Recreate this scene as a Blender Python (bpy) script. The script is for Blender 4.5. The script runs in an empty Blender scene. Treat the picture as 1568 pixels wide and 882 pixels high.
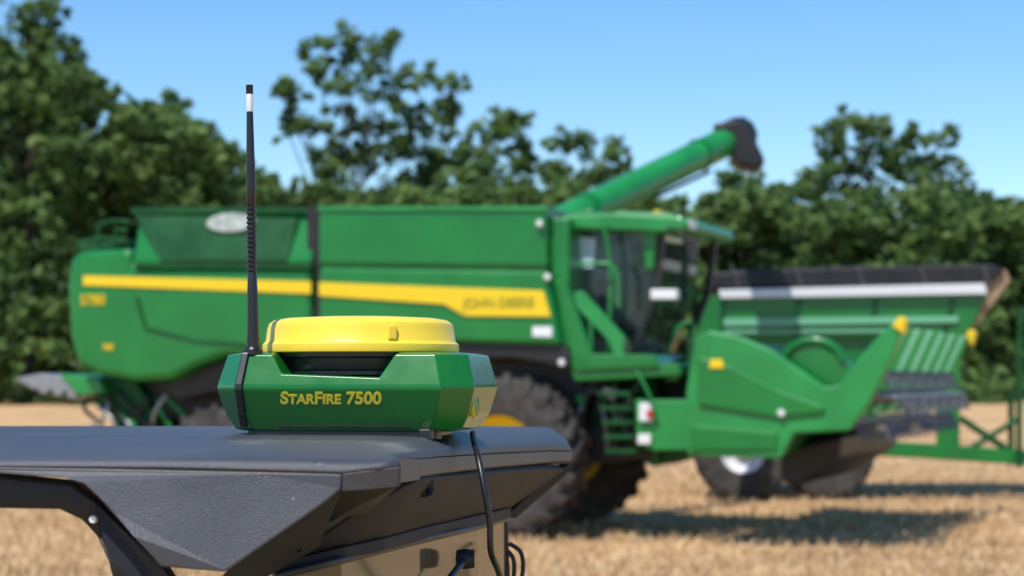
import bpy, bmesh, math, random
import numpy as np
from mathutils import Vector, Matrix
random.seed(7); rng=np.random.default_rng(7)
S=bpy.context.scene
# ---------------------------------------------------------------- camera
F=3049.0; CAM=Vector((0,0,2.0)); AL=math.atan(139/F)
fw=Vector((0,math.cos(AL),math.sin(AL))); up=Vector((0,-math.sin(AL),math.cos(AL)))
def ray(x,y): return fw+Vector((1,0,0))*((x-784)/F)+up*((441-y)/F)
def P(x,y,d):
    r=ray(x,y); return CAM+r*(d/r.y)
cd=bpy.data.cameras.new("camera"); cam=bpy.data.objects.new("camera",cd); S.collection.objects.link(cam)
cam.location=CAM; cam.rotation_euler=(math.pi/2+AL,0,0)
cd.sensor_width=36; cd.lens=70; cd.clip_start=.1; cd.clip_end=4000
cd.dof.use_dof=True; cd.dof.focus_distance=2.14; cd.dof.aperture_fstop=8.0
S.camera=cam
# ---------------------------------------------------------------- materials
def mat(name,col,rough=.5,metal=0,coat=0,noise=0,nscale=20,bump=0,bscale=200,col2=None,spec=.5):
    m=bpy.data.materials.new(name); m.use_nodes=True; nt=m.node_tree; b=nt.nodes["Principled BSDF"]
    b.inputs["Base Color"].default_value=(*col,1); b.inputs["Roughness"].default_value=rough
    b.inputs["Metallic"].default_value=metal; b.inputs["Coat Weight"].default_value=coat
    b.inputs["Coat Roughness"].default_value=.1; b.inputs["Specular IOR Level"].default_value=spec
    tc=nt.nodes.new("ShaderNodeTexCoord")
    if noise>0:
        n=nt.nodes.new("ShaderNodeTexNoise"); n.inputs["Scale"].default_value=nscale; n.inputs["Detail"].default_value=6
        r=nt.nodes.new("ShaderNodeValToRGB"); c2=col2 or tuple(min(1,c*(1+noise)+.01*noise) for c in col)
        c1=tuple(c*(1-noise*.6) for c in col)
        r.color_ramp.elements[0].position=.35; r.color_ramp.elements[1].position=.68
        r.color_ramp.elements[0].color=(*c1,1); r.color_ramp.elements[1].color=(*c2,1)
        nt.links.new(tc.outputs["Object"],n.inputs["Vector"]); nt.links.new(n.outputs["Fac"],r.inputs["Fac"])
        nt.links.new(r.outputs["Color"],b.inputs["Base Color"])
        mr=nt.nodes.new("ShaderNodeMapRange"); mr.inputs["To Min"].default_value=max(.03,rough-.1); mr.inputs["To Max"].default_value=min(1,rough+.12)
        nt.links.new(n.outputs["Fac"],mr.inputs["Value"]); nt.links.new(mr.outputs["Result"],b.inputs["Roughness"])
    if bump>0:
        n=nt.nodes.new("ShaderNodeTexNoise"); n.inputs["Scale"].default_value=bscale; n.inputs["Detail"].default_value=3
        bp=nt.nodes.new("ShaderNodeBump"); bp.inputs["Strength"].default_value=bump; bp.inputs["Distance"].default_value=.002
        nt.links.new(tc.outputs["Object"],n.inputs["Vector"]); nt.links.new(n.outputs["Fac"],bp.inputs["Height"]); nt.links.new(bp.outputs["Normal"],b.inputs["Normal"])
    return m
def dust(m,scale,thr,col=(.35,.32,.27)):
    nt=m.node_tree; b=nt.nodes["Principled BSDF"]; src=b.inputs["Base Color"].links[0].from_socket
    tc=nt.nodes.new("ShaderNodeTexCoord"); n=nt.nodes.new("ShaderNodeTexNoise"); n.inputs["Scale"].default_value=scale; n.inputs["Detail"].default_value=1
    mr=nt.nodes.new("ShaderNodeMapRange"); mr.inputs["From Min"].default_value=thr; mr.inputs["From Max"].default_value=thr+.04
    mx=nt.nodes.new("ShaderNodeMixRGB"); mx.inputs[2].default_value=(*col,1)
    nt.links.new(tc.outputs["Object"],n.inputs["Vector"]); nt.links.new(n.outputs["Fac"],mr.inputs["Value"]); nt.links.new(mr.outputs["Result"],mx.inputs[0]); nt.links.new(src,mx.inputs[1]); nt.links.new(mx.outputs[0],b.inputs["Base Color"])
GREEN=mat("green_paint",(.004,.170,.026),.33,coat=.25,noise=.14,nscale=1.5,spec=.4)
GREEN2=mat("green_paint_dusty",(.012,.23,.045),.38,coat=.2,noise=.2,nscale=2,spec=.45)
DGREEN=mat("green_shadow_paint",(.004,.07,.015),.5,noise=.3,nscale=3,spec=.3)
LGREEN=mat("pale_green_paint",(.16,.46,.26),.4,noise=.1)
YEL=mat("yellow_paint",(.80,.56,.02),.4,noise=.06,spec=.3)
STX=mat("lettering_olive",(.30,.30,.02),.5)
BLK=mat("black_parts",(.012,.012,.013),.5,noise=.3,nscale=6)
RUB=mat("tyre_rubber",(.055,.050,.046),.85,noise=.5,nscale=6,bump=.3,bscale=60,spec=.25)
WHT=mat("white_paint",(.75,.76,.76),.4,noise=.05)
GRY=mat("galvanised_steel",(.32,.33,.33),.4,metal=.6,noise=.2)
TIN=mat("reel_tine_plastic",(.10,.10,.11),.35,noise=.2)
TAN=mat("dusty_hopper_steel",(.32,.22,.12),.6,noise=.3,nscale=2)
RED=mat("red_lens",(.5,.02,.01),.3)
RGRN=mat("receiver_green",(.007,.150,.018),.26,coat=.25,noise=.1,nscale=25,bump=.05,bscale=900,spec=.45)
RYEL=mat("receiver_dome_yellow",(.90,.66,.05),.3,noise=.03,nscale=15,bump=.12,bscale=700,spec=.5)
RTXT=mat("label_yellow",(.85,.66,.05),.4)
RBLK=mat("receiver_black",(.012,.012,.013),.35,noise=.2,nscale=40)
PLAS=mat("roof_plastic",(.058,.061,.072),.42,noise=.2,nscale=9,bump=.4,bscale=800); dust(PLAS,170,.79)
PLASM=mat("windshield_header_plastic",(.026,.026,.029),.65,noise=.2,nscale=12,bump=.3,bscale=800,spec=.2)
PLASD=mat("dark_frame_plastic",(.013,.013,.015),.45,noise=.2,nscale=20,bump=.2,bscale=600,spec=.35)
def glassmat(name,tint,tr,ro=.04,coat=.6):
    m=bpy.data.materials.new(name); m.use_nodes=True; nt=m.node_tree; b=nt.nodes["Principled BSDF"]; o=nt.nodes["Material Output"]
    b.inputs["Base Color"].default_value=(*tint,1); b.inputs["Roughness"].default_value=ro; b.inputs["Coat Weight"].default_value=coat
    t=nt.nodes.new("ShaderNodeBsdfTransparent"); t.inputs[0].default_value=(.7,.8,.8,1); mx=nt.nodes.new("ShaderNodeMixShader"); mx.inputs[0].default_value=tr
    nt.links.new(b.outputs[0],mx.inputs[1]); nt.links.new(t.outputs[0],mx.inputs[2]); nt.links.new(mx.outputs[0],o.inputs[0]); return m
GLS=glassmat("cab_glass",(.02,.03,.035),.5)
WGL=glassmat("windshield_tan_reflection",(.095,.08,.045),.15,.12,.1)  # tan base colour paints in the field's reflection on the glass
# ---------------------------------------------------------------- helpers
def empty(name,loc):
    e=bpy.data.objects.new(name,None); e.location=loc; S.collection.objects.link(e); e.empty_display_size=.2; return e
def put(o,parent):
    if parent is not None:
        o.parent=parent; o.matrix_parent_inverse=Matrix.Translation(-parent.location)
    return o
def mesh(name,vs,fs,m,parent=None,bevel=0,smooth=False,seg=2,recalc=True):
    me=bpy.data.meshes.new(name); me.from_pydata([tuple(v) for v in vs],[],fs)
    if recalc:
        bm=bmesh.new(); bm.from_mesh(me); bmesh.ops.recalc_face_normals(bm,faces=bm.faces); bm.to_mesh(me); bm.free()
    me.materials.append(m); o=bpy.data.objects.new(name,me); S.collection.objects.link(o)
    if smooth: 
        me.polygons.foreach_set("use_smooth",[True]*len(me.polygons))
    if bevel:
        b=o.modifiers.new("bevel","BEVEL"); b.width=bevel; b.segments=seg; b.limit_method='ANGLE'; b.angle_limit=math.radians(25); b.harden_normals=False
    return put(o,parent)
def prism_pts(name,front,back,m,parent,bevel=0.0,seg=2):
    n=len(front); fs=[tuple(range(n)),tuple(range(2*n-1,n-1,-1))]
    for i in range(n):
        j=(i+1)%n; fs.append((i,j,n+j,n+i))
    return mesh(name,list(front)+list(back),fs,m,parent,bevel,seg=seg)
def tube(name,pts,r,m,parent,sides=10,r2=None):
    cu=bpy.data.curves.new(name,'CURVE'); cu.dimensions='3D'; cu.bevel_depth=r; cu.bevel_resolution=3; cu.use_fill_caps=True
    sp=cu.splines.new('POLY'); sp.points.add(len(pts)-1)
    for i,p in enumerate(pts):
        sp.points[i].co=(*p,1)
        if r2 is not None: sp.points[i].radius=1+(r2/r-1)*i/(len(pts)-1)
    cu.materials.append(m); o=bpy.data.objects.new(name,cu); S.collection.objects.link(o); return put(o,parent)
def smoothpath(pts,n=8):
    out=[]; Pn=[pts[0]]+list(pts)+[pts[-1]]
    for i in range(1,len(Pn)-2):
        a,b,c,d=[Vector(q) for q in Pn[i-1:i+3]]
        for k in range(n):
            t=k/n; out.append(.5*((2*b)+(c-a)*t+(2*a-5*b+4*c-d)*t*t+(3*b-a-3*c+d)*t**3))
    out.append(Vector(pts[-1])); return out
def lathe(name,prof,M,m,parent,n=48,smooth=True,close=True):
    vs=[];fs=[]
    for r,h in prof:
        for i in range(n):
            a=2*math.pi*i/n; vs.append(M@Vector((r*math.cos(a),r*math.sin(a),h)))
    k=len(prof)
    for j in range(k-1):
        for i in range(n):
            i2=(i+1)%n; fs.append((j*n+i,j*n+i2,(j+1)*n+i2,(j+1)*n+i))
    if close:
        fs.append(tuple(range(n-1,-1,-1))); fs.append(tuple(range((k-1)*n,k*n)))
    o=mesh(name,vs,fs,m,parent)
    if smooth:
        for p in o.data.polygons: p.use_smooth=len(p.vertices)==4
        try:
            o.data.set_sharp_from_angle(angle=math.radians(35))
        except Exception: pass
    return o
def box(name,c,size,m,parent,bevel=.01,rz=0):
    R=Matrix.Rotation(rz,3,'Z'); x,y,z=[s/2 for s in size]; vs=[Vector(c)+R@Vector((a*x,b*y,d*z)) for a in(-1,1) for b in(-1,1) for d in(-1,1)]
    return mesh(name,vs,[(0,1,3,2),(4,6,7,5),(0,4,5,1),(2,3,7,6),(0,2,6,4),(1,5,7,3)],m,parent,bevel)
def text(name,body,size,M,m,parent,extr=.001,bold=0,shear=0,smallcaps=False):
    cu=bpy.data.curves.new(name,'FONT'); cu.body=body; cu.size=size; cu.extrude=extr; cu.offset=bold; cu.shear=shear; cu.align_x='CENTER'; cu.align_y='CENTER'
    if smallcaps:
        cu.small_caps_scale=.78
        for i,ch in enumerate(body):
            if ch.islower(): cu.body_format[i].use_small_caps=True
    o=bpy.data.objects.new(name+"_tmp",cu); S.collection.objects.link(o)
    bpy.context.view_layer.update()
    dg=bpy.context.evaluated_depsgraph_get(); me=bpy.data.meshes.new_from_object(o.evaluated_get(dg))
    bpy.data.objects.remove(o); me.transform(M); me.materials.clear(); me.materials.append(m)
    ob=bpy.data.objects.new(name,me); S.collection.objects.link(ob); return put(ob,parent)
def wheel(prefix,parent,c,ax,R,W,rimR,rimmat,nl=22,lug=.045):
    ax=ax.normalized(); z=Vector((0,0,1)); t=ax.cross(z).normalized()
    M=Matrix((( t.x,z.x,ax.x,c.x),(t.y,z.y,ax.y,c.y),(t.z,z.z,ax.z,c.z),(0,0,0,1)))
    h=W/2; Rb=R-lug
    lathe(prefix+"_tyre",[(rimR,-h*.72),(rimR+.03,-h*.86),(rimR+(Rb-rimR)*.5,-h),(Rb*.95,-h*.93),(Rb*.99,-h*.7),(Rb,0),(Rb*.99,h*.7),(Rb*.95,h*.93),(rimR+(Rb-rimR)*.5,h),(rimR+.03,h*.86),(rimR,h*.72)],M,RUB,parent,64,close=False)
    lathe(prefix+"_rim",[(rimR*1.02,-h*.74),(rimR*.95,-h*.7),(rimR*.86,-h*.3),(rimR*.5,-h*.15),(rimR*.33,-h*.2),(rimR*.3,-h*.45),(.02,-h*.45)],M,rimmat,parent,40,close=False)
    lathe(prefix+"_rim_back",[(rimR*1.0,h*.72),(rimR*.86,h*.5),(.02,h*.4)],M,BLK,parent,32,close=False)
    vs=[];fs=[]
    for side in(-1,1):
        for i in range(nl):
            a0=2*math.pi*(i+(.5 if side>0 else 0))/nl; da=2*math.pi/nl
            rows=[(h*.03,a0+da*.55,R),(h*.5,a0+da*.25,R),(h*.9,a0,R*.985),(h*.99,a0-.02,R*.9)]
            base=len(vs)
            for hh,a,r in rows:
                for da2,rr in((-da*.19,r-lug*1.8),(-da*.15,r),(da*.15,r),(da*.19,r-lug*1.8)):
                    vs.append(M@Vector((rr*math.cos(a+da2),rr*math.sin(a+da2),side*hh)))
            for k in range(3):
                for q in range(3):
                    b=base+k*4+q; fs.append((b,b+1,b+5,b+4))
            fs.append((base,base+1,base+2,base+3)); fs.append((base+12,base+13,base+14,base+15))
    mesh(prefix+"_lugs",vs,fs,RUB,parent)
    for i in range(8):
        a=i*math.pi/4; cc=M@Vector((rimR*.42*math.cos(a),rimR*.42*math.sin(a),-h*.2))
        box(prefix+"_bolt_%d"%i,cc,(.04,.04,.04),GRY,parent,0)
# ================================================================ COMBINE
TH=math.radians(20); A=Vector((math.cos(TH),-math.sin(TH),0)); B=Vector((math.sin(TH),math.cos(TH),0))
O=Vector(((770-784)/F*24.9,24.9,0))
def C(x,y,w=0.0):
    r=ray(x,y); t=((O+B*w)-CAM).dot(B)/r.dot(B); return CAM+r*t
combine=empty("combine_harvester",O)
def cp(name,pts,w0,w1,m,bevel=.03,parent=None,inset=None):
    f=[C(x,y,w0) for x,y in pts]; b=[p+B*(w1-w0) for p in f]
    return prism_pts(name,f,b,m,parent or combine,bevel)
def ct(name,pts,r,m,parent=None,r2=None):
    return tube(name,[C(*p) for p in pts],r,m,parent or combine,r2=r2)
cp("rear_shell",[(122,384),(200,380),(203,408),(476,408),(476,545),(420,543),(345,545),(300,560),(262,581),(205,584),(150,574),(116,556),(106,520),(102,440),(106,395)],.02,3.1,GREEN,.09)
f=[C(203,404,.05),C(476,404,.05),C(476,322,.05)+B*.25,C(200,322,.05)+B*.25]
prism_pts("rear_upper_panel",f,[p+B*2.8 for p in f],GREEN,combine,.04)
f=[C(245,400,.04),C(440,400,.04),C(455,335,.19),C(205,330,.19)]
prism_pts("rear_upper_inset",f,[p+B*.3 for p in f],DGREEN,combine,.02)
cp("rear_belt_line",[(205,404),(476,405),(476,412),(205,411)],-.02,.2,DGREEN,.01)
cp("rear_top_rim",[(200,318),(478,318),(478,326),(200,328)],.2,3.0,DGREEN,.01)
cp("panel_gap",[(470,318),(492,318),(492,520),(470,540)],.12,3.0,BLK,.01)
cp("grain_tank_side",[(488,320),(836,320),(838,408),(488,404)],.0,3.1,GREEN,.03)
cp("grain_tank_top_lip",[(486,316),(838,316),(838,323),(486,323)],-.03,3.12,GREEN2,.01)
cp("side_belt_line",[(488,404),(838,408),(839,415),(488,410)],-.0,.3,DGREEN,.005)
cp("mid_side_panel",[(488,409),(838,414),(848,470),(858,528),(700,524),(560,510),(488,510)],-.03,1.2,GREEN,.05)
cp("fender_black",[(480,505),(700,520),(860,524),(875,545),(868,566),(830,556),(780,548),(720,550),(600,560),(480,545)],.05,1.2,BLK,.03)
cp("rear_arch",[(250,588),(300,566),(345,550),(470,548),(470,640),(400,620),(330,600),(270,612)],.3,2.6,BLK,.03)
cp("underbody",[(150,575),(470,545),(860,545),(905,600),(880,690),(700,680),(400,660),(300,640),(200,650),(150,620)],.7,2.5,BLK,.05)
cp("yellow_stripe_rear",[(127,422),(476,431),(476,450),(127,437)],-.0,.03,YEL,.004)
cp("yellow_stripe_front",[(488,432),(690,440),(832,445),(843,485),(712,484),(680,466),(488,453)],-.055,.0,YEL,.004)
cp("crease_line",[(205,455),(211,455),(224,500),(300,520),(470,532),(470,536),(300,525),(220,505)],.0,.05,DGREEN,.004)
def ctext(name,s,x,y,w,h,m):
    p=C(x,y,w); M=Matrix(((A.x,0,-B.x,p.x),(A.y,0,-B.y,p.y),(0,1,0,p.z),(0,0,0,1)))
    text(name,s,h,M,m,combine,extr=.004,bold=.002)
ctext("side_lettering","JOHN DEERE",763,464,-.062,.165,STX)
ctext("model_lettering","S780",142,460,.005,.2,YEL); ctext("model_lettering_low","780",165,532,.01,.12,YEL)
cp("warning_sticker",[(815,500),(845,500),(845,516),(815,515)],-.04,.0,WHT,.002)
OVL=mat("vent_highlight_grey",(.38,.44,.41),.5,noise=.5,nscale=8)  # oval vent grey, with its reflective highlight painted into the colour
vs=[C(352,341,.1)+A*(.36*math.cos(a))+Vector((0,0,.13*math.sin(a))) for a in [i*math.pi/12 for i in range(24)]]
prism_pts("oval_vent_highlight",vs,[v+B*.2 for v in vs],OVL,combine,.02)
cp("tank_front_bulkhead",[(836,330),(872,335),(872,545),(858,530),(848,470),(838,412)],.15,2.9,GREEN,.03)
for i,(x,y) in enumerate([(826,342),(838,424),(860,555)]):
    lathe("marker_lamp_%d"%i,[(.0,-.03),(.035,-.03),(.045,.0),(.045,.05)],Matrix.Translation(C(x,y,-.06))@Matrix.Rotation(-math.pi/2,4,'X'),WHT,combine,16)
cab_side=[(872,350),(1012,352),(1004,440),(968,543),(874,543)]
cp("cab_glass",cab_side,.62,2.58,GLS,.03)
cp("cab_rear_pillar",[(862,345),(884,345),(886,545),(866,545)],.55,.7,GREEN,.01)
cp("cab_mid_pillar",[(982,348),(1006,348),(1000,412),(988,412)],.5,.68,GREEN,.01)
cp("cab_front_pillar",[(1006,350),(1018,350),(1008,442),(972,545),(962,545),(1000,440)],.56,.66,BLK,.01)
cp("cab_front_pillar_far",[(1089,350),(1098,350),(1088,445),(1050,542),(1043,542),(1078,440)],2.5,2.62,BLK,.01)
cp("cab_rear_wall",[(842,345),(874,345),(874,545),(856,540)],.6,2.6,GREEN,.02)
cp("cab_roof",[(858,329),(940,325),(1040,330),(1052,338),(1050,352),(1010,356),(858,350)],.35,2.85,GREEN2,.04)
cp("cab_roof_cap",[(940,322),(1030,326),(1036,334),(940,334)],.7,2.5,GREEN,.03)
for k in range(4): cp("roof_light_%d"%k,[(1053,337),(1058,337),(1057,350),(1052,350)],.5+k*.6,.8+k*.6,WHT,.005)
cp("beacon_base",[(1000,322),(1012,322),(1012,330),(1000,330)],2.2,2.5,YEL,.01)
cp("cab_floor",[(862,541),(1000,543),(1010,562),(900,566),(862,558)],.1,2.7,GREEN,.02)
cp("operator_seat",[(905,430),(925,425),(932,490),(960,495),(958,515),(915,515)],1.3,1.9,BLK,.04)
cp("cab_mirror",[(880,360),(912,366),(908,410),(876,410)],.57,.6,mat("painted_sky_reflection",(.45,.62,.7),.3),.004)  # cab mirror; its pale reflection is painted on as flat colour
tube("steering_column",[C(985,540,1.6),C(968,480,1.6)],.05,BLK,combine)
ct("mirror_arm",[(1008,350,.5),(1040,350,.2),(1048,372,.2)],.02,BLK)
cp("mirror",[(1052,365),(1064,366),(1062,400),(1050,400)],.3,.5,BLK,.01)
cp("work_lamp",[(996,443),(1036,443),(1036,458),(996,458)],.4,.55,WHT,.01)
cp("stair_stringer",[(878,448),(892,446),(955,515),(955,545),(940,545),(930,520),(882,470)],.12,.2,GREEN2,.01)
cp("stair_guard",[(850,428),(866,428),(905,540),(900,566),(880,566)],.1,.22,GREEN,.01)
for a_ in ([(885,405,.15),(940,408,.15),(946,470,.15)],[(905,470,.15),(905,545,.15)],[(925,345,.3),(935,420,.3),(930,545,.3)],[(960,545,.2),(985,585,.1),(1000,620,.1)],[(1020,545,1.0),(1040,500,1.0),(1064,500,1.0),(1050,560,1.0)]):
    tube("handrail",smoothpath([C(*p) for p in a_],4),.022,GREEN2,combine)
cp("step_frame",[(870,558),(1040,556),(1044,574),(960,580),(880,584)],.15,.9,GREEN,.02)
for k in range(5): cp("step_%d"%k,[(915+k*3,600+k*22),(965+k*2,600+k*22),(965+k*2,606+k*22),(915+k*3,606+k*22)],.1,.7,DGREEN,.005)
cp("lower_frame_panel",[(972,612),(1056,612),(1056,690),(1000,690),(972,680)],.25,.9,GREEN2,.02)
cp("lamp_white",[(978,618),(998,616),(999,645),(978,645)],.18,.24,WHT,.01); cp("reflector_red",[(990,628),(999,628),(999,640),(990,640)],.15,.17,RED,.002)
cp("lamp_white_low",[(976,665),(996,665),(996,680),(976,680)],.18,.24,WHT,.01)
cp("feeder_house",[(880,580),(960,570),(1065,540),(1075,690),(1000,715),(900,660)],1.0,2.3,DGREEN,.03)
cp("front_axle",[(820,660),(1010,640),(1010,700),(820,720)],.8,2.5,BLK,.03)
for i in range(18):
    x=random.uniform(905,1060);y=random.uniform(560,600); tube("hydraulic_hose_%d"%i,smoothpath([C(x,y,.8),C(x+random.uniform(-30,30),y+60,.6),C(x+random.uniform(-40,60),y+110,.9)],5),.022,(BLK,GREEN,GRY)[i%3],combine)
for i in range(16):
    x=random.uniform(880,1050);y=random.uniform(556,660); w=random.uniform(.5,.95); cp("underside_bracket_%d"%i,[(x,y),(x+random.uniform(8,24),y+2),(x+random.uniform(8,22),y+random.uniform(8,22)),(x-2,y+10)],w,w+.1,(GREEN,GREEN2,BLK,GRY)[i%4],.005)
cp("under_cab_dark",[(868,566),(1060,560),(1060,640),(960,640),(900,600)],1.0,2.4,BLK,.02)
a0=C(838,352,2.3); a1=P(1122,212,31.5); dv=(a1-a0).normalized()
tube("unloading_auger",[a0,a1],.235,GREEN2,combine)
tube("auger_ring",[a0+dv*1.0,a0+dv*1.1],.26,GREEN,combine); tube("auger_ring_end",[a1-dv*1.2,a1-dv*1.1],.26,GREEN,combine)
cp("auger_base",[(830,330),(905,318),(912,332),(840,345)],1.9,2.7,GREEN,.05)
tube("auger_elbow",[a1-dv*.05,a1+dv*.3],.3,BLK,combine)
sp=[P(1090,190,31.1),P(1126,183,31.1),P(1146,192,31.1),P(1172,245,31.1),P(1160,258,31.1),P(1130,254,31.1),P(1112,225,31.1)]
prism_pts("auger_spout",sp,[p+Vector((.1,.9,0)) for p in sp],BLK,combine,.05)
tube("auger_hose",[a0+dv*3-Vector((0,0,.3)),a1-dv*.8-Vector((0,0,.34))],.03,BLK,combine)
cp("spreader_plate",[(20,580),(60,572),(135,582),(150,600),(120,612),(60,602)],.3,2.7,GRY,.02)
cp("spreader_plate_green",[(90,572),(150,580),(160,600),(120,606)],.25,2.7,GREEN2,.02)
cp("spreader_frame",[(120,575),(205,580),(240,640),(250,665),(190,665),(150,625)],.5,2.6,DGREEN,.03)
for k in range(5): ct("spreader_fin_%d"%k,[(30+k*22,598+k*2,.25),(60+k*20,576+k*2,.6)],.03,BLK)
for i in range(12):
    x=random.uniform(140,260);y=random.uniform(585,640); tube("rear_hose_%d"%i,smoothpath([C(x,y,.45),C(x+random.uniform(-30,30),y+25,.4),C(x+random.uniform(-40,40),y+50,.5)],4),.03,(BLK,GREEN,GRY)[i%3],combine)
for a_ in ([(150,382,.4),(152,345,.4),(170,338,.4),(200,340,.4)],[(175,382,.4),(178,352,.4),(196,352,.4)],[(118,372,.4),(150,365,.4),(196,368,.4)]): ct("rear_rail",a_,.03,DGREEN)
cp("rear_deck_gear",[(118,374),(198,368),(198,384),(118,386)],.6,2.4,DGREEN,.03)
def wc(x,w,R):
    p=C(x,580,w); return Vector((p.x,p.y,R))
wheel("front_wheel_near",combine,wc(776,.25,1.04),B,1.04,.82,.5,YEL,22,.06)
wheel("front_wheel_far",combine,wc(776,.25,1.04)+B*2.75,B,1.04,.82,.5,YEL,22,.06)
wheel("rear_wheel_near",combine,wc(342,.4,.83),B,.83,.55,.4,YEL,20,.05)
wheel("rear_wheel_far",combine,wc(342,.4,.83)+B*2.5,B,.83,.55,.4,YEL,20,.05)
# ================================================================ HEADER
hd=empty("combine_header",C(1200,700,0))
def hp(n,pts,w0,w1,m,b=.02): return cp(n,pts,w0,w1,m,b,hd)
hp("end_shield",[(1064,515),(1086,506),(1130,514),(1180,535),(1225,566),(1262,592),(1285,588),(1305,560),(1340,520),(1366,494),(1384,498),(1368,545),(1330,620),(1300,660),(1215,664),(1196,702),(1052,698),(1050,600)],-.45,-.3,GREEN2,.03)
hp("shield_raised_rib",[(1068,545),(1120,560),(1190,596),(1262,622),(1262,632),(1190,640),(1068,620)],-.50,-.44,GREEN,.03)
hp("shield_low_rib",[(1056,650),(1190,662),(1190,690),(1056,690)],-.48,-.44,GREEN,.02)
hp("divider_tip",[(1366,500),(1376,484),(1388,488),(1384,512)],-.48,-.28,YEL,.02)
hp("shield_badge",[(1088,550),(1106,550),(1108,564),(1086,564)],-.52,-.49,YEL,.004)
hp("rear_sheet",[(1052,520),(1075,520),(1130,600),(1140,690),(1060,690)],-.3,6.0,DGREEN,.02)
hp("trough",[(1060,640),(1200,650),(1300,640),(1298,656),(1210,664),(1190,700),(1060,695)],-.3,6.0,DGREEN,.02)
W=[-.3+6.3*k/12 for k in range(13)]
for k in range(1,13):
    dxy=[(1283,612),(1300,570),(1366,498),(1376,500),(1335,590),(1305,640)]
    f=[C(x,y,-.4)+B*(W[k]+.4) for x,y in dxy]; prism_pts("divider_%d"%k,f,[p+B*.08 for p in f],LGREEN if k%2 else GREEN2,hd,.01)
f=[C(x,y,-.4)+B*6.5 for x,y in [(1362,506),(1374,484),(1388,488),(1380,516)]]; prism_pts("divider_tip_far",f,[p+B*.2 for p in f],YEL,hd,.02)
r0=C(1325,608,-.3)
for k in range(6):
    a=k*math.pi/3; off=A*(.33*math.cos(a))+Vector((0,0,.33*math.sin(a)))
    tube("reel_bar_%d"%k,[r0+off,r0+off+B*6.2],.022,(GRY,BLK)[k%2],hd)
vs=[];fs=[]
for k in range(6):
    a=k*math.pi/3; off=A*(.33*math.cos(a))+Vector((0,0,.33*math.sin(a)))
    for i in range(30):
        p=r0+off+B*(.1+i*.205); q=p+A*.1+Vector((0,0,-.22)); b=len(vs)
        vs+=[p-B*.02,p+B*.02,q+B*.012,q-B*.012,p+A*.03,q+A*.02]; fs+=[(b,b+1,b+2,b+3),(b+1,b+4,b+5,b+2),(b+4,b,b+3,b+5)]
mesh("reel_tines",vs,fs,TIN,hd)
for i in range(10): 
    p=r0+B*(.3+i*.62); tube("reel_spider_%d"%i,[p-A*.33,p+A*.33],.02,GRY,hd)
tube("reel_shaft",[r0,r0+B*6.2],.09,BLK,hd)
pts=[C(1245,560,-.1)+A*(.36*math.cos(t))+Vector((0,0,.30*math.sin(t))) for t in np.linspace(.2,2.9,18)]
tube("auger_flighting",pts,.05,GREEN,hd)
cp("reel_end_disc",[(1195,540),(1215,524),(1250,522),(1290,545),(1310,570),(1285,590),(1262,592),(1225,566)],-.1,.1,GREEN,.02,hd)
lathe("shield_cap",[(.0,-.03),(.04,-.03),(.045,.03)],Matrix.Translation(C(1196,632,-.5))@Matrix.Rotation(-math.pi/2,4,'X'),WHT,hd,16)
cp("header_skid",[(1195,690),(1290,668),(1286,700),(1215,745),(1195,735)],.8,5.0,BLK,.03,hd)
tube("feeder_lift_cylinder",[C(1000,690,1.2),C(1080,660,1.2)],.06,GRY,hd)
# ================================================================ GRAIN CART
DC=33.0
cart=empty("grain_cart",P(1290,700,DC)*1.0)
def gp(n,pts,d0,d1,m,b=.02,tx=0):
    f=[P(x,y,DC+d0) for x,y in pts]; return prism_pts(n,f,[p+Vector((.12*(d1-d0),d1-d0,0)) for p in f],m,cart,b)
gp("hopper_upper",[(1070,452),(1512,450),(1490,500),(1470,520),(1070,520)],0,3.2,GREEN,.03)
gp("hopper_lower",[(1075,516),(1465,516),(1400,590),(1340,640),(1180,640),(1120,590)],.1,3.0,GREEN,.04)
gp("white_rail",[(1100,444),(1508,434),(1512,450),(1104,457)],-.12,-.02,WHT,.01)
gp("pale_rib",[(1108,488),(1468,484),(1468,494),(1108,500)],-.05,-.01,LGREEN,.01)
gp("pale_rib_low",[(1108,506),(1380,504),(1380,509),(1108,511)],-.05,-.01,LGREEN,.01)
gp("tarp_roof",[(1080,418),(1160,412),(1300,408),(1520,404),(1540,412),(1515,436),(1100,442),(1080,440)],-.05,3.3,BLK,.05)
for k in range(9): gp("tarp_bow_%d"%k,[(1120+k*48,409),(1123+k*48,409),(1133+k*48,438),(1130+k*48,438)],-.08,3.2,BLK if k%2 else TIN,.005)
gp("end_slope",[(1508,440),(1540,412),(1548,430),(1492,504),(1474,518)],.05,3.2,TAN,.02)
for k in range(4): gp("hopper_rib_%d"%k,[(1104+k*118,458),(1110+k*118,458),(1110+k*112,520),(1104+k*112,520)],-.04,.0,DGREEN,.005)
gp("vertical_post",[(1436,520),(1470,518),(1470,690),(1436,690)],.2,.6,GREEN,.02)
gp("frame_beam",[(1290,672),(1420,680),(1568,690),(1700,698),(1700,716),(1568,712),(1290,694)],.1,.5,GREEN,.02)
gp("frame_beam_left",[(1060,660),(1290,672),(1290,694),(1060,690)],.5,2.0,DGREEN,.02)
tube("strut_a",[P(1470,640,DC+.2),P(1545,690,DC+.2)],.06,DGREEN,cart); tube("strut_b",[P(1480,690,DC+.2),P(1562,640,DC+.2)],.05,DGREEN,cart)
tube("ladder_rail",[P(1562,470,DC),P(1560,716,DC)],.05,DGREEN,cart); tube("ladder_rail_b",[P(1548,600,DC+.3),P(1548,712,DC+.3)],.05,DGREEN,cart)
pw=P(1138,700,DC-.1); wheel("cart_wheel_near",cart,Vector((pw.x,pw.y,.82)),Vector((.12,1,0)),.82,.6,.36,WHT,18,.04)
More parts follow.
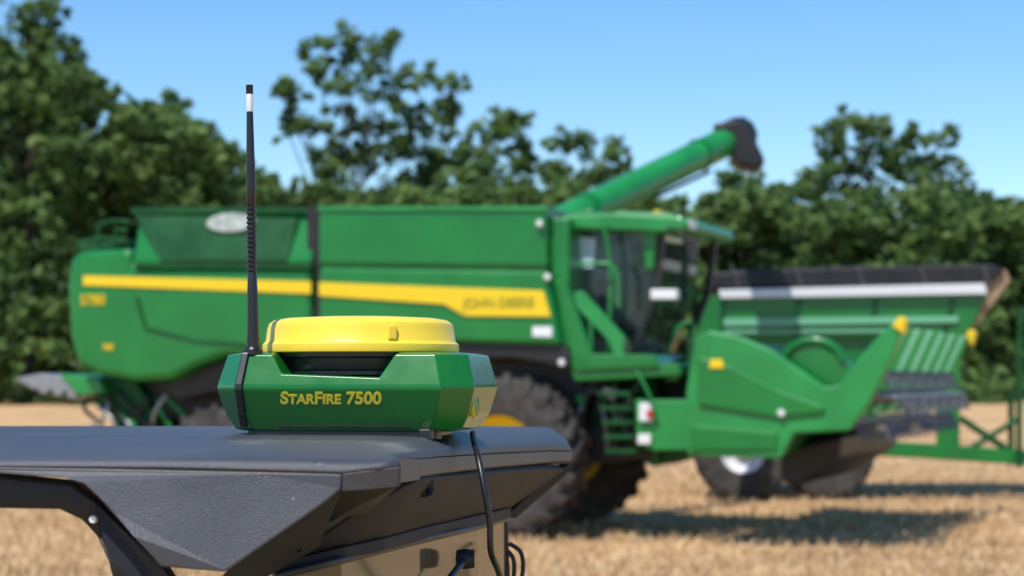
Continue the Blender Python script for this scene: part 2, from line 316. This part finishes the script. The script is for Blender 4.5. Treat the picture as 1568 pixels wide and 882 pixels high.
wheel("cart_wheel_near_b",cart,Vector((pw.x+1.4,pw.y+.3,.82)),Vector((.12,1,0)),.82,.6,.36,BLK,18,.04)
wheel("cart_wheel_far",cart,Vector((pw.x+.4,pw.y+3,.82)),Vector((.12,1,0)),.82,.6,.36,WHT,18,.04)
wheel("cart_wheel_far_b",cart,Vector((pw.x+1.8,pw.y+3,.82)),Vector((.12,1,0)),.82,.6,.36,WHT,18,.04)
tube("cart_jack",[P(1700,700,DC+.3),Vector((P(1700,700,DC).x,DC+.3,0))],.06,BLK,cart)
# ================================================================ UTILITY VEHICLE
uv=empty("utility_vehicle",(-.6,2.35,0))
rows=[(1.72,1.9248,612,713),(1.735,1.929,611,708),(1.78,1.9325,606,699),(1.90,1.9350,640,702),(2.05,1.9362,672,699),(2.2,1.9366,704,697),(2.4,1.936,752,694),(2.6,1.9345,797,692),(2.8,1.9318,840,690),(2.92,1.9285,874,690),(3.0,1.924,855,672)]
vs=[];nc=0
for v,z,ex,ey in rows:
    e=P(ex,ey,v); X=[-1.75,-1.6,-1.2,-.8,-.45,-.3]
    r=[Vector((x,v,z-(.03 if x<-1.7 else 0))) for x in X]
    r.append(Vector((e.x-.085,v,z))); r.append(Vector((e.x-.03,v,z-.0015))); r.append(Vector((e.x-.008,v,z*.45+e.z*.55))); r.append(e)
    if v==1.72:
        r=[P(784+x/1.72*F,712+ (x+.6)*14,1.72) for x in X]+[P(470,722,1.72),P(525,724,1.72),P(580,717,1.72),P(612,713,1.725)]
    nc=len(r); vs+=r
fs=[(i*nc+j,i*nc+j+1,(i+1)*nc+j+1,(i+1)*nc+j) for i in range(len(rows)-1) for j in range(nc-1)]
o=mesh("roof_skin",vs,fs,PLAS,uv,smooth=True); o.data.set_sharp_from_angle(angle=math.radians(40))
sd=o.modifiers.new("th","SOLIDIFY"); sd.thickness=.004; sd.offset=0
def up_(n,fr,m,thick=Vector((0,.02,0)),b=.002):
    f=[P(*p) for p in fr]; return prism_pts(n,f,[p+thick for p in f],m,uv,b)
def strip(n,top,bot,m,b=0,th=.004,smooth=False):
    k=len(top); vs=[P(*p) for p in top]+[P(*p) for p in bot]; fs=[(i,i+1,k+i+1,k+i) for i in range(k-1)]
    o=mesh(n,vs,fs,m,uv,smooth=smooth); s=o.modifiers.new("th","SOLIDIFY"); s.thickness=th; s.offset=0
    bb=o.modifiers.new("b","BEVEL"); bb.width=.0012; bb.segments=2; bb.limit_method='ANGLE'; return o
tp=[(r[2],r[3]+1,r[0]) for r in rows[3:10]]
strip("front_lip",tp,[(x,y+26-3*i/1.5,v) for i,(x,y,v) in enumerate(tp)],PLAS)
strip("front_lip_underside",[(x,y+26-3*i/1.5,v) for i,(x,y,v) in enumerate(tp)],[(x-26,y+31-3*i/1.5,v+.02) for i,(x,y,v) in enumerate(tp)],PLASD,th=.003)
strip("corner_lip",[(525,725,1.72),(570,719,1.722),(612,714,1.725)],[(524,752,1.722),(568,749,1.726),(609,745,1.73)],PLAS)
strip("corner_lip_side",[(612,714,1.725),(606,700,1.78),(640,703,1.90)],[(609,745,1.73),(606,740,1.78),(640,735,1.90)],PLAS)
up_("side_gusset",[(-900,716,1.72),(-40,713,1.72),(260,719,1.72),(400,722,1.72),(525,725,1.72),(523,750,1.72),(494,772,1.715),(345,876,1.70),(246,868,1.70),(205,822,1.70),(176,790,1.705),(150,762,1.71),(128,742,1.71),(100,732,1.715),(-40,722,1.72),(-900,724,1.72)],PLAS,Vector((0,.012,0)),.003)
up_("pillar_front_facet",[(494,772,1.717),(524,751,1.722),(492,800,1.78),(488,838,1.80),(440,860,1.79),(330,930,1.76),(250,985,1.74),(345,876,1.702)],PLASM,Vector((0,.01,0)),.001)
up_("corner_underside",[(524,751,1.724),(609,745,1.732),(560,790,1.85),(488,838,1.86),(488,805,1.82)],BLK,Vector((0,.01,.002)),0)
up_("door_arch_frame",[(-900,724,1.735),(-40,722,1.735),(110,738,1.735),(150,765,1.735),(250,868,1.73),(330,990,1.73),(195,1000,1.73),(176,905,1.73),(166,862,1.73),(148,822,1.735),(124,796,1.735),(90,780,1.735),(-40,778,1.735),(-900,776,1.735)],PLASD,Vector((0,.03,0)),.004)
for x,y in((143,795),(192,874)):
    lathe("bolt",[(.0,-.004),(.0030,-.004),(.0038,0),(.0038,.004)],Matrix.Translation(P(x,y,1.733))@Matrix.Rotation(-math.pi/2,4,'X'),WHT,uv,16)
strip("windshield_header",[(560,770,1.83),(612,742,1.86),(645,728,1.93),(700,724,2.2),(752,719,2.4),(797,716,2.6),(840,714,2.8),(860,716,2.88)],
      [(430,858,1.82),(520,836,1.87),(580,822,1.95),(640,806,2.15),(690,795,2.35),(730,786,2.52),(760,779,2.7),(776,775,2.8)],PLASM,th=.01,smooth=True)
strip("header_fill",[(490,805,1.79),(560,770,1.83)],[(400,875,1.78),(430,858,1.82)],PLASD)
strip("header_flange",[(415,864,1.80),(520,838,1.86),(580,824,1.94),(640,808,2.14),(690,797,2.34),(730,788,2.5),(776,777,2.78)],
      [(428,884,1.80),(520,857,1.86),(580,843,1.94),(640,827,2.14),(690,815,2.34),(730,805,2.5),(776,793,2.78)],PLASM,th=.012)
tube("windshield_seal",smoothpath([P(420,882,1.79),P(520,858,1.85),P(640,828,2.13),P(730,807,2.49),P(776,794,2.77)],5),.004,BLK,uv)
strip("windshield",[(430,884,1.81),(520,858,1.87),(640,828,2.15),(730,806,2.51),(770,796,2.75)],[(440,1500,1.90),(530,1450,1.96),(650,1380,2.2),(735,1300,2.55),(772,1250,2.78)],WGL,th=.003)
for x,y,v,r in((646,745,1.985,.0095),(446,838,1.775,.004),):
    c=P(x,y,v)
    M=Matrix.Translation(c)@Matrix.Rotation(math.radians(-28),4,'Z')@Matrix.Rotation(math.pi/2,4,'Y')
    lathe("mount_hole",[(r*.55,-.004),(r*.62,.004),(r,.0085),(r*1.15,.006),(r*1.15,-.004)],M,BLK,uv,24)
c=P(712,856,2.30); lathe("wiper_pivot",[(.0,-.011),(.010,-.010),(.012,0),(.010,.011),(.0,.011)],Matrix.Translation(c)@Matrix.Rotation(math.pi/2,4,'Y'),BLK,uv,20)
tube("wiper_arm",[c,P(690,884,2.22),P(660,950,2.1)],.004,BLK,uv)
up_("far_pillar",[(756,778,2.78),(778,772,2.8),(783,884,2.82),(786,1300,2.9),(752,1300,2.88),(757,884,2.8)],PLASD,Vector((-.02,.03,0)),.004)
up_("far_brace",[(872,709,2.90),(876,716,2.90),(868,728,2.90),(790,795,2.84),(780,792,2.83),(782,783,2.83),(850,720,2.88)],PLASD,Vector((-.01,.02,0)),.003)
up_("far_inner_panel",[(778,718,2.72),(862,716,2.93),(780,786,2.86)],BLK,Vector((0,.01,0)),0)
pts=[]
for k in range(9):
    v=1.8+1.1*k/8; z=np.interp(v,[r[0] for r in rows],[r[1] for r in rows]); pts.append(Vector((-.80,v,z-.002)))
tube("roof_bead",pts,.006,PLAS,uv)
UG=mat("utility_green",(.012,.13,.03),.35,noise=.1)
box("chassis",(-.7,2.36,.42),(3.0,1.0,.16),PLASD,uv,.02); box("hood",(.55,2.36,.82),(.9,1.25,.42),UG,uv,.1); box("floor_pan",(-.4,2.36,.55),(1.1,1.35,.1),PLASD,uv,.02)
box("seat_base",(-.85,2.36,.8),(.5,1.2,.22),YEL,uv,.05); box("seat_back",(-1.12,2.36,1.12),(.14,1.2,.5),YEL,uv,.05); box("cargo_bed",(-1.85,2.36,.95),(1.1,1.4,.35),UG,uv,.04)
for yy in(1.78,2.94): tube("rear_pillar",[Vector((-1.35,yy,.7)),Vector((-1.6,yy,1.9))],.03,PLASD,uv)
tube("front_pillar",[Vector((.25,1.78,.95)),Vector((-.28,1.76,1.74))],.025,PLASD,uv); tube("front_pillar_far",[Vector((.2,2.92,.95)),Vector((-.015,2.9,1.60))],.025,PLASD,uv)
for xx in(.5,-1.75):
    wheel("wheel_near_%d"%(xx>0),uv,Vector((xx,1.8,.33)),Vector((0,1,0)),.33,.24,.16,YEL,16,.02); wheel("wheel_far_%d"%(xx>0),uv,Vector((xx,2.92,.33)),Vector((0,1,0)),.33,.24,.16,YEL,16,.02)
# ================================================================ RECEIVER
D0=2.26; RC=P(552,668,D0); RC.z=1.9385
rec=empty("gps_receiver",RC)
YW=math.radians(-9); RM=Matrix.Translation(RC)@Matrix.Rotation(YW,4,'Z')
def octo(hw,hd,cx,cy,z):
    return [Vector((-hw+cx,-hd,z)),Vector((hw-cx,-hd,z)),Vector((hw,-hd+cy,z)),Vector((hw,hd-cy,z)),Vector((hw-cx,hd,z)),Vector((-hw+cx,hd,z)),Vector((-hw,hd-cy,z)),Vector((-hw,-hd+cy,z))]
lv=[(.120,.086,.03,.03,.004),(.128,.091,.03,.03,.006),(.137,.100,.03,.032,.022),(.1445,.113,.03,.036,.050),(.1445,.1128,.03,.036,.054),(.136,.100,.030,.034,.088),(.122,.087,.03,.03,.0905)]
vs=[];fs=[]
for L in lv: vs+=[RM@v for v in octo(*L)]
for j in range(len(lv)-1):
    for i in range(8): fs.append((j*8+i,j*8+(i+1)%8,(j+1)*8+(i+1)%8,(j+1)*8+i))
fs.append(tuple(range(7,-1,-1))); fs.append(tuple(range((len(lv)-1)*8,len(lv)*8)))
body=mesh("housing",vs,fs,RGRN,rec)
def cutter(pts,y0,y1):
    v=[RM@Vector((x,y0,z)) for x,z in pts]; w=[RM@Vector((x,y1,z)) for x,z in pts]
    return prism_pts("cut",v,w,RBLK,None)
cuts=[cutter([(-.080,.095),(-.062,.067),(.046,.063),(.066,.095)],-.2,-.055),
      cutter([(-.16,.044),(-.129,.044),(-.129,.030),(-.16,.030)],-.2,-.095)]
for c_ in cuts:
    m_=body.modifiers.new("cut","BOOLEAN"); m_.object=c_; m_.solver='EXACT'; m_.operation='DIFFERENCE'
bpy.context.view_layer.update()
dg=bpy.context.evaluated_depsgraph_get(); nm=bpy.data.meshes.new_from_object(body.evaluated_get(dg)); body.modifiers.clear(); body.data=nm
for c_ in cuts: bpy.data.objects.remove(c_)
b=body.modifiers.new("bevel","BEVEL"); b.width=.0022; b.segments=3; b.limit_method='ANGLE'; b.angle_limit=math.radians(14)
nm.polygons.foreach_set("use_smooth",[True]*len(nm.polygons)); w_=body.modifiers.new("wn","WEIGHTED_NORMAL"); w_.keep_sharp=False
def rbox(n,c,s,m,bev=.002,rz=0): 
    return box(n,RM@Vector(c),s,m,rec,bev,YW+rz)
def rl(n,prof,c,m,nn=96,sq=1.0):
    M=RM@Matrix.Translation(Vector(c))@Matrix.Diagonal((1,sq,1,1)); return lathe(n,prof,M,m,rec,nn)
rl("dome",[(.109,.0905),(.1115,.0915),(.1120,.094),(.1115,.100),(.1090,.1025),(.1078,.104),(.1060,.118),(.1040,.1235),(.098,.1275),(.085,.1297),(.05,.1315),(.01,.132)],(0,0,0),RYEL,sq=.93)
rbox("dome_latch",(.0555,-.0866,.112),(.010,.004,.016),RYEL,.0015,rz=.5)
rl("dome_gasket",[(.100,.084),(.104,.086),(.104,.0905)],(0,0,0),RBLK,sq=.93)
rl("inner_drum",[(.096,.056),(.098,.060),(.097,.064),(.100,.066),(.100,.070),(.098,.072),(.1,.078),(.1,.09)],(0,0,0),RBLK,sq=.86)
# lower-front moulded steps
rbox("front_recess_bar",(.004,-.0885,.0105),(.150,.010,.006),RBLK,.0015)
rbox("mount_foot",(-.006,-.012,.0),(.20,.155,.014),RBLK,.003); rbox("mount_block",(.088,-.06,-.002),(.03,.03,.016),RBLK,.003)
M=Matrix.Translation(P(676,684,2.17))@Matrix.Rotation(math.pi/2,4,'Y'); lathe("mount_knob",[(.0,-.009),(.007,-.009),(.0085,-.006),(.0085,.006),(.007,.009),(.0,.009)],M,RBLK,rec,12)
rbox("mount_clip",(.095,-.094,.001),(.014,.02,.014),RBLK,.002)
lo=lv[2];hi=lv[3]; sl=math.atan2(hi[1]-lo[1],hi[4]-lo[4])
yy_=-(lo[1]+(hi[1]-lo[1])*((.040-lo[4])/(hi[4]-lo[4])))-.0003
M=RM@Matrix.Translation(Vector((-.008,yy_,.040)))@Matrix.Rotation(math.pi/2+sl,4,'X')
text("label_text","StarFire 7500",.0196,M,RTXT,rec,extr=.0003,bold=.0006,shear=.12,smallcaps=True)
M=RM@Matrix.Translation(Vector((.1405,-.045,.032)))@Matrix.Rotation(math.pi/2,4,'Y')
lathe("side_badge",[(.013,-.003),(.013,.001),(.011,.0018),(.0,.0018)],M,mat("badge_green",(.03,.2,.03),.3),rec,28)
lathe("side_badge_ring",[(.0145,-.003),(.0145,.0005),(.013,.0008)],M,RTXT,rec,28)
def strapline(pts,wid,th,m,n):
    vs=[];fs=[]
    for (x,y,z) in pts:
        for a_,b_ in((-1,-1),(1,-1),(1,1),(-1,1)): vs.append(RM@Vector((x+a_*wid/2,y+b_*th/2,z)))
    for j in range(len(pts)-1):
        for i in range(4): fs.append((j*4+i,j*4+(i+1)%4,(j+1)*4+(i+1)%4,(j+1)*4+i))
    fs+= [(3,2,1,0),tuple(range(len(vs)-4,len(vs)))]
    return mesh(n,vs,fs,m,rec,.0012)
strapline([(-.1085,-.092,.008),(-.1085,-.1015,.022),(-.1085,-.1145,.050),(-.1085,-.1135,.056),(-.105,-.1005,.090),(-.105,-.095,.093)],.0080,.005,RBLK,"antenna_strap")
ab=RM@Vector((-.099,-.092,.091)); at=P(382,131,ab.y)
ad=(at-ab); L=ad.length; q=ad.to_track_quat('Z','Y').to_matrix().to_4x4(); AM=Matrix.Translation(ab)@q
lathe("antenna_base",[(.0105,-.003),(.0108,.001),(.0095,.004),(.0075,.006)],AM,RBLK,rec,24)
prof=[(.0070,.004),(.0072,.014),(.0066,.022),(.0060,.06),(.0050,.085)]
z=.088
while z<.158:
    prof+= [(.0042,z),(.0056,z+.0012),(.0056,z+.003),(.0042,z+.0042)]; z+=.0052
prof+=[(.0052,.162),(.0054,.19),(.0046,.215),(.0036,L-.03),(.0034,L-.029)]
lathe("antenna_whip",prof,AM,RBLK,rec,24)
lathe("antenna_white_band",[(.0037,L-.029),(.0038,L-.0285),(.0038,L-.010),(.0037,L-.0095)],AM,WHT,rec,24)
pr=[]; z=L-.0095
while z<L-.001: pr+=[(.0039,z),(.0041,z+.0006),(.0041,z+.0014),(.0036,z+.0018)]; z+=.0021
lathe("antenna_tip",pr,AM,RBLK,rec,24)
tube("cable",smoothpath([P(724,664,2.25),P(726,676,2.2),P(732,700,2.16),P(742,750,2.14),P(750,800,2.14),P(752,845,2.15),P(766,884,2.2),P(775,950,2.3)],8),.0036,RBLK,rec)
tube("cable_loop",smoothpath([P(779,832,2.6),P(797,845,2.6),P(801,870,2.6),P(796,900,2.6)],8),.003,RBLK,rec)
tube("cable_loop_b",smoothpath([P(776,842,2.6),P(786,856,2.6),P(787,880,2.6),P(780,900,2.6)],8),.003,RBLK,rec)
# ================================================================ GROUND
def gz(y): 
    t=min(max((y-45)/75,0),1); return 1.0*t*t*(3-2*t)
ys=[-200,-50,0,15,30,45,55,65,75,85,95,105,115,120,160,300,900,2500]; xs=[-2500,-600,-200,-60,-20,0,20,60,200,600,2500]
vs=[(x,y,gz(y)) for y in ys for x in xs]; n=len(xs); fs=[(i*n+j,i*n+j+1,(i+1)*n+j+1,(i+1)*n+j) for i in range(len(ys)-1) for j in range(n-1)]
gm=bpy.data.materials.new("stubble_soil"); gm.use_nodes=True; nt=gm.node_tree; b=nt.nodes["Principled BSDF"]; b.inputs["Roughness"].default_value=.95; b.inputs["Specular IOR Level"].default_value=.1
tc=nt.nodes.new("ShaderNodeTexCoord"); mp=nt.nodes.new("ShaderNodeMapping"); mp.inputs["Scale"].default_value=(.35,1.3,1); mp.inputs["Rotation"].default_value=(0,0,.12)
n1=nt.nodes.new("ShaderNodeTexNoise"); n1.inputs["Scale"].default_value=.8; n1.inputs["Detail"].default_value=10; n1.inputs["Roughness"].default_value=.72
r=nt.nodes.new("ShaderNodeValToRGB"); r.color_ramp.elements[0].position=.36; r.color_ramp.elements[0].color=(.25,.14,.065,1); r.color_ramp.elements[1].position=.62; r.color_ramp.elements[1].color=(.66,.43,.23,1)
e=r.color_ramp.elements.new(.48); e.color=(.50,.315,.155,1)
nt.links.new(tc.outputs["Object"],mp.inputs[0]); nt.links.new(mp.outputs[0],n1.inputs[0]); nt.links.new(n1.outputs[0],r.inputs[0]); nt.links.new(r.outputs[0],b.inputs["Base Color"])
mesh("ground",vs,fs,gm,smooth=True)
N=70000
y=18+40*rng.random(N)**1.3; x=(rng.random(N)-.5)*2*(y*.27+1.5)+.3
rowq=.38; y=np.round((y+.06*x)/rowq)*rowq-.06*x+rng.normal(0,.06,N)
h=rng.uniform(.04,.12,N); wd=rng.uniform(.006,.018,N); an=rng.random(N)*np.pi; lx=rng.normal(0,.04,N); ly=rng.normal(0,.04,N)
zg=np.array([gz(q) for q in y])
flat=rng.random(N)<.5; lx[flat]*=3; ly[flat]*=3; h[flat]*=.35
V=np.zeros((N,4,3)); ca=np.cos(an)*wd; sa=np.sin(an)*wd
V[:,0]=np.stack([x-ca,y-sa,zg],1); V[:,1]=np.stack([x+ca,y+sa,zg],1); V[:,2]=np.stack([x+ca*.7+lx,y+sa*.7+ly,zg+h],1); V[:,3]=np.stack([x-ca*.7+lx,y-sa*.7+ly,zg+h],1)
def quadmesh(name,V,m,parent=None,uvr=None):
    N=len(V); me=bpy.data.meshes.new(name); me.vertices.add(N*4); me.vertices.foreach_set("co",V.reshape(-1).astype(np.float32))
    me.loops.add(N*4); me.loops.foreach_set("vertex_index",np.arange(N*4,dtype=np.int32)); me.polygons.add(N); me.polygons.foreach_set("loop_start",np.arange(0,N*4,4,dtype=np.int32))
    me.polygons.foreach_set("loop_total",np.full(N,4,dtype=np.int32)); me.materials.append(m)
    if uvr is not None:
        at=me.attributes.new("tone","FLOAT","FACE"); at.data.foreach_set("value",uvr.astype(np.float32))
    me.update(calc_edges=True); o=bpy.data.objects.new(name,me); S.collection.objects.link(o); return put(o,parent)
def attrmat(name,c0,c1,c2,transl=.3):
    m=bpy.data.materials.new(name); m.use_nodes=True; nt=m.node_tree; b=nt.nodes["Principled BSDF"]; b.inputs["Roughness"].default_value=.6; b.inputs["Specular IOR Level"].default_value=.25
    a=nt.nodes.new("ShaderNodeAttribute"); a.attribute_name="tone"; r=nt.nodes.new("ShaderNodeValToRGB"); r.color_ramp.elements[0].color=(*c0,1); r.color_ramp.elements[1].color=(*c2,1); e=r.color_ramp.elements.new(.5); e.color=(*c1,1)
    nt.links.new(a.outputs["Fac"],r.inputs[0]); nt.links.new(r.outputs[0],b.inputs["Base Color"])
    t=nt.nodes.new("ShaderNodeBsdfTranslucent"); mx=nt.nodes.new("ShaderNodeMixShader"); mx.inputs[0].default_value=transl
    nt.links.new(r.outputs[0],t.inputs[0]); nt.links.new(b.outputs[0],mx.inputs[1]); nt.links.new(t.outputs[0],mx.inputs[2]); nt.links.new(mx.outputs[0],nt.nodes["Material Output"].inputs[0]); return m
STB=attrmat("straw",(.40,.245,.115),(.62,.42,.22),(.78,.60,.37),.2)
quadmesh("wheat_stubble",V,STB,uvr=rng.random(N))
# ================================================================ TREES
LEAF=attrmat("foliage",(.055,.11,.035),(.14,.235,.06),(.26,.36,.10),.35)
BARK=mat("bark",(.09,.07,.05),.9,noise=.4,nscale=4)
SUNV=np.array([-.25,-.45,.85])
def leaves(cl,dens=1.0,size=.30,bias=.75):
    out=[];tone=[]
    for (c,r) in cl:
        n=int(60*dens*r*r)+16; base=rng.random()*.5+.1
        d=rng.normal(size=(n,3)); d/=np.linalg.norm(d,axis=1)[:,None]; rad=r*(rng.random(n)**.45)*(1+.25*np.sin(d[:,0]*5+c[0])*np.cos(d[:,2]*6+c[2]))
        p=np.array(c)+d*rad[:,None]*np.array([1,1,.8])
        nn=rng.normal(size=(n,3)); nn/=np.linalg.norm(nn,axis=1)[:,None]; nn=nn+bias*(d*.8+np.array([0,-.1,.55])); nn/=np.linalg.norm(nn,axis=1)[:,None]
        u=np.cross(nn,rng.normal(size=(n,3))); u/=np.linalg.norm(u,axis=1)[:,None]; v=np.cross(nn,u)
        s=size*rng.uniform(.5,1.25,n)[:,None]
        q=np.stack([p-u*s,p+v*s*.55,p+u*s,p-v*s*.55],1); out.append(q)
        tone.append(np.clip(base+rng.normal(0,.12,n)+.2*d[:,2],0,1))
    return np.concatenate(out),np.concatenate(tone)
def sub(cl,extra=4,shr=.5):
    o=[]
    for c,r in cl:
        o.append((c,r*.72))
        for _ in range(extra):
            d=rng.normal(size=3); d/=np.linalg.norm(d); o.append((np.array(c)+d*r*rng.uniform(.6,1.12)*np.array([1,1,.9]),r*rng.uniform(shr*.45,shr*.9)))
    return o
def tree(name,clumps,d,tx,dens=1.15):
    d+=12; sc=d/F; base=P(tx,600,d); base.z=gz(d)-.2; e=empty(name,base)
    cl=[]
    for x,y,r in clumps:
        p=P(x,y,d); cl.append((np.array([p.x,p.y+rng.normal(0,r*sc*.6),p.z]),r*sc*1.06))
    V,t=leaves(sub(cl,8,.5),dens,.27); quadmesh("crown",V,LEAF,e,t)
    top=max(c[2] for c,r in cl); mid=Vector((np.mean([c[0] for c,r in cl]),base.y+.5,base.z+(top-base.z)*.55))
    tube("trunk",smoothpath([base,base*.6+mid*.4+Vector((.2,0,0)),mid],4),.34,BARK,e,r2=.14)
    for i,(c,r) in enumerate(cl):
        c=Vector(c); s=base.lerp(mid,min(1,.6+.4*random.random())); tube("limb_%d"%i,smoothpath([s,s.lerp(c,.5)+Vector((0,.3,-.4)),c],4),.11,BARK,e,r2=.03)
tree("ash_tree",[(525,65,34),(575,80,38),(598,60,20),(488,100,32),(450,140,26),(430,145,14),(540,130,42),(600,135,24),(470,190,32),(550,190,42),(440,200,20),(500,245,40),(560,245,40),(590,200,24),(520,270,40)],112,545)
tree("ash_tree",[(640,122,30),(688,128,24),(695,165,20),(630,180,36),(675,185,34),(645,235,42),(690,240,32),(605,230,30),(600,285,40),(660,280,40)],116,655)
tree("maple_tree",[(755,195,34),(790,205,28),(735,235,36),(800,245,32),(770,275,46),(720,290,40)],110,765)
tree("maple_tree",[(860,215,24),(892,212,24),(940,232,26),(850,258,36),(915,262,34),(955,255,16),(880,295,45),(940,300,36)],118,895,.95)
tree("maple_tree",[(1120,275,30),(1145,290,30),(1105,315,34),(1150,340,40),(1090,330,30)],114,1125)
tree("oak_tree",[(1295,188,26),(1325,195,26),(1265,215,28),(1345,225,30),(1300,245,46),(1245,275,36),(1345,285,40),(1290,320,55),(1215,300,26),(1340,340,50)],108,1300)
tree("oak_tree",[(1400,205,24),(1432,218,28),(1380,240,32),(1430,262,42),(1470,275,26),(1395,300,44),(1450,320,40),(1495,305,20),(1420,350,50)],112,1420)
tree("oak_tree",[(30,40,50),(90,65,40),(70,10,30),(0,110,60),(100,130,48),(45,170,50),(-60,30,60),(60,100,50)],100,40)
tree("oak_tree",[(260,165,34),(230,190,36),(290,200,36),(255,235,45),(310,245,36)],104,262)
PX=[-700,-300,-100,0,60,120,160,210,260,300,350,400,440,520,600,700,800,900,960,1010,1060,1110,1150,1210,1260,1350,1450,1500,1568,1700,2000,2500]
PY=[200,120,20,60,80,105,125,160,175,190,220,248,285,285,285,285,280,290,295,312,315,290,290,300,310,310,310,315,305,300,250,280]
cl=[]
for i in range(1500):
    x=rng.uniform(-350,1900); top=np.interp(x,PX,PY); y0=top+20+rng.random()**1.1*(590-top-22) if rng.random()<.82 else top+rng.uniform(8,40)
    if x<420 and i%4==0: y0=rng.uniform(top+60,590)
    r=rng.uniform(20,40)*(1 if y0>top+30 else .8); d=rng.uniform(108,120)-(10 if x<380 else 0)-(y0>430)*5
    p=P(x,y0,d); cl.append((np.array(p),r*d/F))
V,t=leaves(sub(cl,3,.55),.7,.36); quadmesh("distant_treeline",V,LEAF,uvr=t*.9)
cl=[]
for i in range(1100):
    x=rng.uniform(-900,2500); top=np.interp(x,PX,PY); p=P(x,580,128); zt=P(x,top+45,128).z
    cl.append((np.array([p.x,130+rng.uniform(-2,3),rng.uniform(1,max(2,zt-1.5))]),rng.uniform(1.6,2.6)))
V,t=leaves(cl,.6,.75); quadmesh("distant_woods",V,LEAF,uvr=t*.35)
cl=[]
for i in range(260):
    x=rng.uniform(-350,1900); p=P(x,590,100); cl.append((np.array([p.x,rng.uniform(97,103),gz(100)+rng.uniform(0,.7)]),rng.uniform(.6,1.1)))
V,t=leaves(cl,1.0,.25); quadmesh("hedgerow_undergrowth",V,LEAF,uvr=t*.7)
# ================================================================ LIGHT
EL=math.radians(60); AZ=math.radians(-150)
sd=Vector((math.sin(AZ)*math.cos(EL),math.cos(AZ)*math.cos(EL),math.sin(EL)))
W_=bpy.data.worlds.new("World"); S.world=W_; W_.use_nodes=True; nt=W_.node_tree; bg=nt.nodes["Background"]
sk=nt.nodes.new("ShaderNodeTexSky"); sk.sky_type='NISHITA'; sk.sun_disc=False; sk.sun_elevation=EL; sk.sun_rotation=AZ; sk.air_density=1.0; sk.dust_density=0.0; sk.ozone_density=4.0; sk.altitude=300
hs=nt.nodes.new("ShaderNodeHueSaturation"); hs.inputs["Saturation"].default_value=1.22; hs.inputs["Value"].default_value=1.22
nt.links.new(sk.outputs[0],hs.inputs["Color"]); nt.links.new(hs.outputs[0],bg.inputs[0]); bg.inputs[1].default_value=.135
sl_=bpy.data.lights.new("sun",'SUN'); sl_.energy=5.0; sl_.angle=math.radians(.5); sl_.color=(1,.955,.89); so=bpy.data.objects.new("sun",sl_); S.collection.objects.link(so)
so.rotation_euler=sd.to_track_quat('Z','Y').to_euler(); so.location=(0,0,30)
S.view_settings.view_transform='Standard'; S.view_settings.look='None'; S.view_settings.exposure=0
